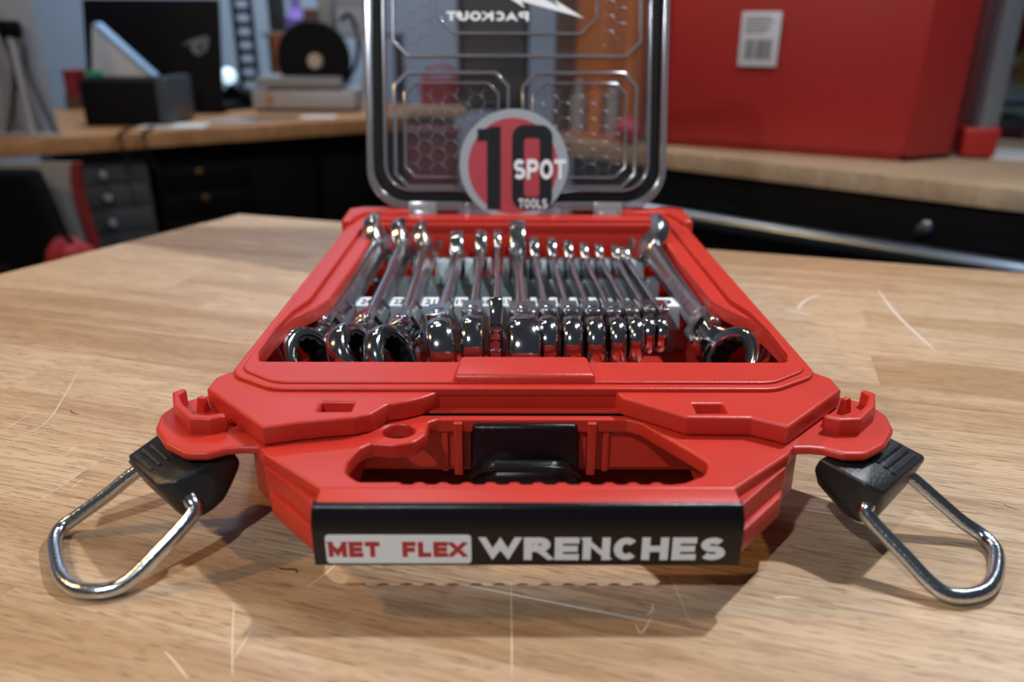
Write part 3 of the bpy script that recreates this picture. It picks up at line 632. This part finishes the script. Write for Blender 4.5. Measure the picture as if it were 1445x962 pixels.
# cabinets below
gc = empty('grey_cabinet', 'dark grey drawer cabinet with round pale knobs under the back bench', 'cabinet', loc=(-800, 1400, -900))
q('cabinet_body', box(75, 60, -898, 228, 480, -30, 2, BM), DKG, gc)
for k, zz in enumerate((-75, -118, -165, -230, -310)):
    dr = q('drawer', box(81, 54, zz-18, 222, 61, zz+18, 2, BM), mat('drawer_grey', (.065, .066, .07), .45), gc)
    q('knob', disc_solid([(0, 0), (0, 5), (5, 4), (8, 8), (12, 7), (13, 0)], 'y', 20), SIL, dr, BM @ Matrix.Translation((150, 54, zz)) @ Matrix.Rotation(math.pi, 4, 'Z'))
bc = empty('black_cabinet', 'black cabinet with two brass knobs under the back bench', 'cabinet', loc=(-500, 1600, -900))
q('cabinet_body', box(245, 70, -898, 560, 480, -30, 2, BM), BLC, bc)
for k, zz in enumerate((-100, -152, -205, -260)):
    dr = q('drawer', box(251, 63, zz-23, 425, 71, zz+23, 2, BM), BLC, bc)
    if k < 2: q('knob', disc_solid([(0, 0), (0, 5), (6, 4), (9, 9), (14, 7.5), (15, 0)], 'y', 24), BRS, dr, BM @ Matrix.Translation((318+k*6, 63, zz+14)) @ Matrix.Rotation(math.pi, 4, 'Z'))
bc2 = empty('low_black_chest', 'black low chest under the bench behind the clear lid', 'cabinet', loc=(-200, 1800, -900))
q('cabinet_body', box(575, 90, -898, 850, 480, -30, 2, BM), BLC, bc2)
q('front_panel', box(585, 84, -860, 840, 91, -60, 2, BM), BLC, bc2)
mb = empty('maroon_bin', 'dark maroon bin standing under the bench, seen through left lid window', 'bin', loc=(-155, 1600, -500))
q('bin_body', hull([(-205, 1610, -300), (-110, 1610, -300), (-210, 1610, -12), (-105, 1610, -12), (-205, 1660, -300), (-110, 1660, -300), (-210, 1665, -12), (-105, 1665, -12)], 4), mat('maroon_plastic', (.13, .012, .03), .45), mb)
q('bin_rim', box(-213, 1604, -22, -102, 1668, -10, 3), mat('maroon_plastic', (0, 0, 0)), mb)
# white round lid with red rim, black cloth and red bag at far left
wd = empty('curved_panel', 'dull white curved panel with red edge leaning below the back bench at left', 'panel', loc=(-830, 1340, -300))
MWD = Matrix(((1, 0, 0, 0), (0, 0, 1, 1338), (0, 1, 0, 0), (0, 0, 0, 1)))
E_ = [(-727, -32), (-733, -62), (-733, -90), (-729, -130), (-724, -170), (-720, -230), (-724, -500), (-760, -880)]
q('panel_face', plate([E_+[(-1010, -880), (-1010, -32)]], -4, 2, .5, M=MWD), mat('dull_white', (.30, .29, .28), .6), wd)
q('red_edging', plate([E_+[(x+15, z) for x, z in reversed(E_)]], -8, 5, 1, M=MWD), mat('dark_red_rim', (.20, .02, .02), .5), wd)
bagm = mat('red_cloth', (.30, .015, .02), .7); clm = mat('black_cloth', (.004, .004, .005), .9, spec=.1)
def lump(name, c, r_, m_, parent, seed, amp=.18):
    bm = bmesh.new(); bmesh.ops.create_icosphere(bm, subdivisions=4, radius=1)
    from mathutils import noise
    for v in bm.verts:
        n_ = noise.noise(v.co*1.7+Vector((seed, 0, 0)))+.5*noise.noise(v.co*4+Vector((seed, 3, 0)))
        v.co = Vector((v.co.x*r_[0], v.co.y*r_[1], v.co.z*r_[2]))*(1+amp*n_)+Vector(c)
    me = bpy.data.meshes.new('m'); bm.to_mesh(me); bm.free(); return finish(me, name, m_, parent, angle=80)
rb = empty('red_bag', 'crumpled red bag half hidden below table edge at left', 'bag', loc=(-720, 1280, -300))
lump('bag_body', (-700, 1226, -215), (46, 40, 90), bagm, rb, 2); q('bag_strap', tube(smooth_path([(-734, 1215, -180), (-726, 1210, -140), (-700, 1212, -122), (-680, 1215, -150), (-674, 1218, -190)]), 4, 3), clm, rb)
cl = empty('black_coat', 'black cloth heap hanging at the far left below the bench', 'cloth', loc=(-830, 1230, -300))
q('cloth_body', plate([fillet([(-1150, -33), (-752, -33), (-737, -94), (-724, -159), (-712, -240), (-700, -420), (-715, -890), (-1150, -890)], 12)], -22, 22, 10, 3, M=Matrix(((1, 0, 0, 0), (0, 0, 1, 1270), (0, 1, 0, 0), (0, 0, 0, 1)))), clm, cl)
lump('cloth_fold', (-830, 1238, -380), (72, 45, 220), clm, cl, 9, .15)
sp = empty('parts_tray', 'small open tray of bluish parts low between bench and table', 'tray', loc=(-500, 2000, -300))
q('tray_base', box(-600, 1960, -300, -395, 2040, -285, 2), BLC, sp)
rn = random.Random(4)
o = q('parts', [box(x_, y_, -285, x_+rn.uniform(5, 14), y_+8, -285+rn.uniform(6, 26), 1) for x_, y_ in [(rn.uniform(-590, -410), rn.uniform(1965, 2025)) for _ in range(22)]], mat('bluish_parts', (.10, .14, .22), .3), sp); o['kind'] = 'stuff'

# on the bench
wbd = empty('whiteboard', 'grey-white writing board standing at the left edge of bench', 'board', loc=(-850, 1430, 0))
q('board_panel', box(-1150, 1440, 6, -800, 1450, 420, 2), mat('board_white', (.36, .40, .46), .4), wbd); q('board_foot', box(-1100, 1425, 0, -805, 1465, 8, 2), GM, wbd)
ez = empty('wire_stand', 'bent metal stand with upright post in front of the writing board', 'stand', loc=(-835, 1425, 0))
q('side_wire', tube(smooth_path([(-872, 1418, 3), (-850, 1418, 60), (-838, 1418, 110), (-842, 1418, 150), (-860, 1418, 210), (-868, 1418, 260)]), 4.5, 3), mat('dull_wire', (.10, .10, .11), .4, .6), ez)
q('side_wire', tube(smooth_path([(-790, 1420, 3), (-806, 1420, 60), (-818, 1420, 110), (-816, 1420, 150), (-832, 1420, 178)]), 4.5, 3), mat('dull_wire', (0, 0, 0)), ez)
q('post', tube([(-826, 1412, 2), (-829, 1412, 165)], 6, 4), SIL, ez); q('clamp_head', lump_me := box(-846, 1405, 158, -812, 1425, 186, 7), BLC, ez)
q('foot_plate', box(-880, 1400, 0, -785, 1432, 5, 2), SIL, ez)
lp = empty('laptop', 'black laptop seen from behind, open, pale angular emblem on its lid', 'laptop', loc=(-740, 1780, 0))
ML2 = Matrix.Translation((-655, 1785, 8)) @ Matrix.Rotation(R(-4), 4, 'Z') @ Matrix.Rotation(R(-12), 4, 'X')
BLL = mat('laptop_black', (.004, .004, .005), .65, spec=.15)
q('screen_lid', box(-262, -5, 0, 36, 4, 226, 3, ML2), BLL, lp); q('laptop_base', box(-915, 1795, 1, -625, 2020, 16, 4), BLL, lp)
EM = ML2 @ Matrix(((1, 0, 0, -16), (0, 0, -1, -5.4), (0, 1, 0, 128), (0, 0, 0, 1)))
q('emblem', [plate([[(-31, 6), (-8, 16), (22, 24), (28, 22), (8, 8), (2, 2), (10, -18), (-6, -12), (-14, 0), (-6, 8), (-18, 6)]], 0, .5, .1, M=EM), plate([[(8, 4), (30, 20), (22, -6), (4, -14), (-2, -12), (14, -4), (16, 2)]], .5, .9, .1, M=EM)], mat('emblem_grey', (.16, .17, .18), .4), lp)
bb = empty('black_box', 'small black box holding upright white papers on the back bench', 'box', loc=(-728, 1600, 0))
q('box_body', [box(-808, 1560, 1, -668, 1690, 84, 4)], BLL, bb); q('end_panel', box(-668, 1562, 3, -644, 1685, 88, 4), mat('slate_panel', (.05, .065, .085), .4), bb)
pw = empty('paper_wedge', 'slanting white folded papers sticking up out of the black box', 'paper', loc=(-770, 1640, 84))
q('paper_sheet', hull([(-812, 1625, 86), (-690, 1625, 86), (-795, 1625, 178), (-786, 1625, 182), (-812, 1645, 86), (-690, 1645, 86), (-795, 1645, 178), (-786, 1645, 182)], 1), PAP, pw)
q('blue_edge', hull([(-786, 1622, 183), (-690, 1622, 88), (-700, 1622, 88), (-793, 1622, 180), (-786, 1648, 183), (-690, 1648, 88), (-700, 1648, 88), (-793, 1648, 180)], .5), mat('sky_blue_card', (.35, .55, .8), .4), pw)
q('green_tab', box(-822, 1618, 86, -790, 1626, 96, 1), mat('green_tab', (.03, .35, .16), .5), pw)
jr = empty('red_jar', 'red cylindrical jar beside the laptop on the back bench', 'jar', loc=(-985, 1900, 0))
q('jar_body', disc_solid([(30, 0), (30, 26), (84, 26), (84, 0)], 'z', 28), mat('jar_red', (.33, .02, .03), .4), jr, Matrix.Translation((-985, 1900, 0)))
q('jar_base', disc_solid([(2, 0), (2, 30), (30, 30), (30, 0)], 'z', 28), mat('jar_brown', (.16, .08, .05), .5), jr, Matrix.Translation((-985, 1900, 0)))
up = empty('slotted_upright', 'dark slotted metal upright standing behind bench against blue-lit wall', 'rack', loc=(-665, 2148, 0))
for x_ in (-690, -648): q('rail', box(x_-4, 2140, 0, x_+4, 2160, 420, 1), mat('dark_steel', (.03, .035, .045), .4, .5), up)
for k in range(13): q('rung', box(-690, 2144, 12+k*32, -648, 2156, 26+k*32, 1), mat('dark_steel', (0, 0, 0)), up)
mc = empty('bench_machine', 'low silver bench machine with big black disc and pale hub', 'machine', loc=(-455, 1850, 0))
q('machine_base', [box(-572, 1835, 6, -345, 1960, 46, 4)], SIL, mc); q('machine_deck', box(-560, 1830, 52, -372, 1950, 74, 4), mat('grey_cast', (.26, .27, .28), .5), mc)
for x_ in (-560, -360): q('foot', box(x_-8, 1845, 0, x_+8, 1950, 8, 1), BLC, mc)
q('front_knob', disc_solid([(0, 0), (0, 9), (12, 7), (12, 0)], 'y', 20), BRS, mc, Matrix.Translation((-532, 1836, 30)) @ Matrix.Rotation(math.pi, 4, 'Z'))
q('black_disc', disc_solid([(-9, 0), (-9, 76), (-5, 80), (5, 80), (9, 76), (9, 0)], 'y', 48), BLL, mc, Matrix.Translation((-434, 1862, 110)))
q('hub', disc_solid([(-16, 0), (-16, 14), (-9, 17), (0, 17), (0, 0)], 'y', 24), mat('cream_hub', (.50, .42, .34), .5), mc, Matrix.Translation((-430, 1860, 106)))
q('hose', tube(smooth_path([(-372, 1880, 60), (-345, 1870, 100), (-335, 1865, 150), (-350, 1870, 200), (-372, 1880, 190)]), 5, 3), BLC, mc)
q('hose', tube(smooth_path([(-350, 1850, 10), (-325, 1840, 50), (-318, 1840, 110), (-330, 1850, 170)]), 4, 3), GM, mc)
ob = empty('orange_board', 'orange-brown board standing on end behind the black disc', 'board', loc=(-560, 2000, 0))
q('board_face', box(-560, 1990, 2, -490, 2010, 162, 3), mat('orange_brown', (.28, .09, .035), .6), ob); q('board_foot', box(-565, 1980, 0, -485, 2030, 6, 1), BLC, ob)
sh = empty('wall_shelf', 'narrow shelf behind the bench machine carrying small bottles and boxes', 'shelf', loc=(-480, 2350, 150))
q('shelf_board', box(-670, 2300, 148, -300, 2420, 160, 2), mat('shelf_grey', (.22, .22, .22), .5), sh)
for x_ in (-650, -310): q('shelf_leg', box(x_-8, 2310, -900, x_+8, 2410, 148, 1), BLC, sh)
bt = empty('violet_bottle', 'violet plastic bottle with narrow neck on the shelf behind the machine', 'bottle', loc=(-585, 2350, 160))
q('bottle_body', disc_solid([(0, 0), (0, 26), (36, 27), (52, 16), (75, 12), (75, 0)], 'z', 24), mat('violet_plastic', (.26, .18, .62), .4), bt, Matrix.Translation((-585, 2350, 160)))
q('cap', disc_solid([(75, 0), (75, 14), (100, 12), (100, 0)], 'z', 20), mat('violet_plastic', (0, 0, 0)), bt, Matrix.Translation((-585, 2350, 160)))
for (x0_, x1_, h_, c_n, c_c, lb) in ((-560, -528, 60, 'brown_card', (.20, .09, .05), 'small brown carton right of the violet bottle'), (-520, -482, 120, 'grey_card_box', (.30, .29, .28), 'tall grey carton in the middle of the back shelf'), (-470, -392, 90, 'white_card_box', (.40, .43, .48), 'pale wide carton at the right of the back shelf'), (-655, -622, 110, 'dark_card_box', (.03, .03, .035), 'dark narrow carton at the left of the back shelf')):
    cb = empty('carton', lb, 'box', 'cartons on the back shelf', (x0_, 2340, 160))
    q('carton_body', box(x0_, 2325, 160, x1_, 2385, 160+h_, 2), mat(c_n, c_c, .6), cb); q('carton_flap', box(x0_+1, 2322, 160+h_-12, x1_-1, 2326, 160+h_, .5), mat(c_n, c_c), cb)
pp = [((-640, 1560), (120, 70), 8, 'pale sheet of paper lying on the bench right of the black box', PAP), ((-560, 1640), (90, 60), -14, 'loose grey paper on bench in front of the silver machine', mat('grey_paper', (.30, .30, .31), .7)), ((-500, 1700), (110, 40), 20, 'dark flat strip on the bench before the silver machine', DKG), ((-400, 1720), (70, 40), 5, 'white folded slip near the right end of the back bench', PAP)]
for (px_, py_), (w_, h_), a_, lb, m_ in pp:
    o = q('paper_sheet', box(-w_/2, -h_/2, .3, w_/2, h_/2, 2.5, .5), m_, None, Matrix.Translation((px_, py_, 0)) @ Matrix.Rotation(R(a_), 4, 'Z')); tag(o, lb, 'paper', 'papers on the back bench')
ft = empty('black_charger', 'lumpy black charger with cable behind the laptop on bench', 'charger', loc=(-640, 1960, 0))
q('charger_body', hull([(-690, 1940, 0), (-600, 1940, 0), (-680, 1940, 30), (-650, 1940, 52), (-610, 1940, 34), (-690, 2000, 0), (-600, 2000, 0), (-650, 2000, 50)], 5), BLC, ft); q('cable', tube(smooth_path([(-600, 1950, 8), (-570, 1930, 4), (-590, 1880, 4), (-620, 1850, 4)]), 3, 3), BLC, ft)
nl = empty('small_lamp', 'small glowing white bulb on a stubby base against the blue wall', 'lamp', loc=(-735, 2200, 0))
q('lamp_base', disc_solid([(0, 0), (0, 30), (10, 28), (20, 8), (34, 8), (34, 0)], 'z', 24), GM, nl, Matrix.Translation((-740, 2200, 0)))
q('bulb', disc_solid([(34, 0), (38, 12), (50, 20), (62, 19), (72, 10), (75, 0)], 'z', 24), mat('glowing_bulb', (.8, .9, 1), .4, emis=(.6, .85, 1), estr=1.3), nl, Matrix.Translation((-740, 2200, 0)))
for k, (x_, y_) in enumerate(((-690, 1445), (-655, 1462))):
    o = q('cable', tube(smooth_path([(x_-10, y_+60, 3), (x_, y_+5, 3), (x_+3, y_-14, 0), (x_+8, y_-20, -30), (x_+22, y_-22, -70)]), 2.2, 3), BLC, None)
    tag(o, ('thin black cable hanging over the bench edge below the black box', 'second thin black cable, further right over the bench edge')[k], 'cable', 'cables over the bench edge')
# things on the bench seen through the lid
rc = empty('red_caddy', 'red tool caddy on the bench seen through the lid\'s left window', 'caddy', loc=(-160, 1960, 0))
q('caddy_body', box(-210, 1930, 0, -120, 1990, 66, 5), mat('caddy_red', (.35, .015, .05), .4), rc); q('caddy_handle', tube(smooth_path([(-200, 1960, 60), (-190, 1960, 88), (-140, 1960, 88), (-130, 1960, 60)]), 4, 3), mat('caddy_red', (0, 0, 0)), rc)
bs = empty('black_speaker', 'tall black case standing on bench behind the middle of the lid', 'case', loc=(-40, 1880, 0))
q('case_body', box(-118, 1870, 0, 40, 1990, 330, 6), BLL, bs); q('case_panel', box(-104, 1864, 20, 26, 1871, 300, 3), DKG, bs)
bx_ = empty('beige_block', 'beige wooden block lying on bench, seen through left window of lid', 'block', loc=(-190, 1760, 0))
q('block_body', box(-215, 1735, 0, -95, 1775, 20, 2), PLY, bx_)

# ------------------------------------------------------------------ background: black tool chest with plywood top, right
CM = frm(241, 1266, 375, -309)
ch = empty('tool_chest', 'black tool chest with plywood top and long chrome rail at right', 'tool chest', loc=(500, 1150, -900))
q('plywood_top', box(-210, 0, -27, 900, 520, 0, 1.5, CM), PLY, ch)
q('chest_body', box(-190, 16, -890, 880, 500, -27, 3, CM), BLC, ch)
for k, (z0, z1) in enumerate(((-132, -34), (-240, -138), (-380, -246), (-560, -386))):
    dr = q('drawer', box(-180, 8, z0, 870, 17, z1, 3, CM), BLC, ch)
q('chrome_rail', tube([CM @ Vector((-185, -26, -92)), CM @ Vector((890, -26, -92))], 13, 6), mat('rail_chrome', (.22, .26, .32), .28, 1), ch)
for x_ in (-150, 330, 800): q('rail_bracket', box(x_, -22, -100, x_+16, 10, -84, 2, CM), BLC, ch)
lk = q('lock', disc_solid([(0, 0), (0, 9), (4, 9), (6, 6), (6, 0)], 'y', 24), mat('rail_chrome', (0, 0, 0)), ch, CM @ Matrix.Translation((386, 8, -62)) @ Matrix.Rotation(math.pi, 4, 'Z'))
q('lock_key', [box(-3, -22, -2, 3, -8, 2, .5), box(-7, -28, -6, 7, -21, 6, 2)], mat('rail_chrome', (0, 0, 0)), lk, CM @ Matrix.Translation((386, 8, -62)))
RM = frm(223, 1335, 345, -185)
rx = empty('red_storage_box', 'big red plastic storage box with barcode sticker on the plywood top', 'storage box', loc=(420, 1300, 0))
RDB = mat('storage_red', (.36, .018, .018), .45, var=.06, vscale=6)
W_ = 391
q('box_body', [hull([(6, 8, 8), (W_-6, 8, 8), (0, 0, 430), (W_+3, 0, 430), (6, 360, 8), (W_-6, 360, 8), (0, 368, 430), (W_+3, 368, 430)], 6), hull([(14, 14, 0), (W_-14, 14, 0), (14, 340, 0), (W_-14, 340, 0), (10, 12, 12), (W_-10, 12, 12), (10, 340, 12), (W_-10, 340, 12)], 2)], RDB, rx, RM)
q('side_panel', [hull([(W_-8, 4, 6), (W_+50, 80, 6), (W_-8, 20, 6), (W_+50, 300, 6), (W_-4, 2, 430), (W_+56, 78, 430), (W_-4, 20, 430), (W_+56, 300, 430)], 4)], RDB, rx, RM)
q('back_flange', box(W_+46, 122, 4, W_+96, 136, 430, 3), mat('dark_maroon_plastic', (.10, .01, .012), .5), rx, RM)
q('edge_rib', [box(14, -3, 14, 22, 8, 430, 2)], RDB, rx, RM)
stc = q('barcode_sticker', box(133, -1.6, 126, 190, .6, 202, .4), mat('sticker_white', (.55, .57, .62), .5), rx, RM @ Matrix.Rotation(R(0), 4, 'X'))
rn = random.Random(3)
x_ = 141
while x_ < 182:
    w2 = rn.choice((1.2, 2.2, 3)); q('barcode_bar', box(x_, -2.4, 136, x_+w2, -1.4, 164), mat('barcode_ink', (.06, .06, .07), .5), stc, RM); x_ += w2+rn.choice((1.6, 2.4, 3))
for k, zz in enumerate((193, 188, 183, 178, 173)): q('text_line', box(139, -2.2, zz, 139+rn.uniform(28, 44), -1.4, zz+1.6), mat('barcode_ink', (0, 0, 0)), stc, RM)
q('corner_foot', [hull([(668, 1200, 2), (712, 1190, 2), (725, 1235, 2), (680, 1250, 2), (664, 1196, 44), (712, 1186, 46), (728, 1235, 46), (676, 1252, 44)], 5)], mat('foot_red', (.42, .02, .02), .4), rx)
q('corner_post', box(684, 1196, 40, 712, 1232, 460, 4), mat('post_grey', (.22, .25, .30), .35, .4), rx)
wp = finish(box(0, 0, .3, 180, 130, 3, 1, frm(705, 1190, .8, -.45)), 'white_paper', PAP, None); tag(wp, 'white sheet lying on plywood top at the right frame edge', 'paper')
su = empty('goods_shelf', 'pale shelving with boxed goods beyond the chest at right frame edge', 'shelf', loc=(1450, 2250, -900))
for k, zz in enumerate((-330, -148, -34, 20, 250)): q('shelf_board', box(1280, 2200, zz, 1800, 2420, zz+16, 2), mat('pale_shelf', (.42, .50, .52), .5), su)
q('shelf_side', box(1262, 2200, -900, 1280, 2420, 420, 2), mat('pale_shelf', (0, 0, 0)), su)
for (x0_, x1_, z0_, h_, nm, cc, lb) in ((1300, 1345, 36, 75, 'goods_white', (.50, .52, .55), 'white boxed item on right shelf beside the yellow pack'), (1350, 1450, 36, 95, 'goods_yellow', (.62, .42, .02), 'yellow pack on the right shelf'), (1300, 1400, -132, 88, 'goods_blue', (.16, .20, .26), 'blue-grey box on a lower level of right shelf'), (1330, 1440, 131, 90, 'goods_red', (.36, .03, .05), 'red pack stacked high on the right shelf')):
    gb = empty('goods_box', lb, 'box', 'boxed goods on the right shelf', (x0_, 2220, z0_))
    q('carton_body', box(x0_, 2212, z0_, x1_, 2300, z0_+h_, 2), mat(nm, cc, .5), gb); q('front_print', box(x0_+8, 2209, z0_+h_*.35, x1_-8, 2213, z0_+h_*.7, .5), mat(nm+'_print', (cc[2], cc[0]*.4, cc[1]*.3), .5), gb)
# orange dispenser on the chest behind the lid
od = empty('orange_dispenser', 'orange and brown upright dispenser on the plywood top behind the lid', 'dispenser', loc=(150, 1400, 0))
ORG = mat('dull_orange', (.62, .19, .015), .45); BRN = mat('dispenser_brown', (.10, .05, .03), .5)
OM = frm(140, 1420, 375, -309)
q('dispenser_back', box(-75, 30, 1, 75, 50, 330, 4), ORG, od, OM); q('dispenser_side', box(-78, -10, 1, -62, 50, 330, 3), BRN, od, OM); q('dispenser_side', box(62, -10, 1, 78, 50, 330, 3), ORG, od, OM)
for k, (x_, m_) in enumerate(((-44, SIL), (-8, ORG), (28, SIL))):
    q('roll', disc_solid([(0, 0), (0, 15), (60+k*6, 15), (64+k*6, 9), (90, 8), (90, 0)], 'z', 20), m_, od, OM @ Matrix.Translation((x_+6, 10, 6)))
q('shelf_lip', box(-70, -14, 1, 70, 32, 6, 1), ORG, od, OM)
pk = empty('pink_ball', 'pinkish red ball resting on plywood beside the orange dispenser', 'ball', loc=(196, 1340, 0))
q('ball_body', disc_solid([(22-22*math.cos(a), 22*math.sin(a)) for a in [math.pi*k/14 for k in range(15)]], 'z', 28), mat('pink_red', (.55, .05, .08), .4), pk, Matrix.Translation((190, 1335, .2))); q('ball_band', lathe([(20, 22), (24, 22), (24, 22.8), (20, 22.8)], 'z', 28), RDB, pk, Matrix.Translation((190, 1335, .2)))
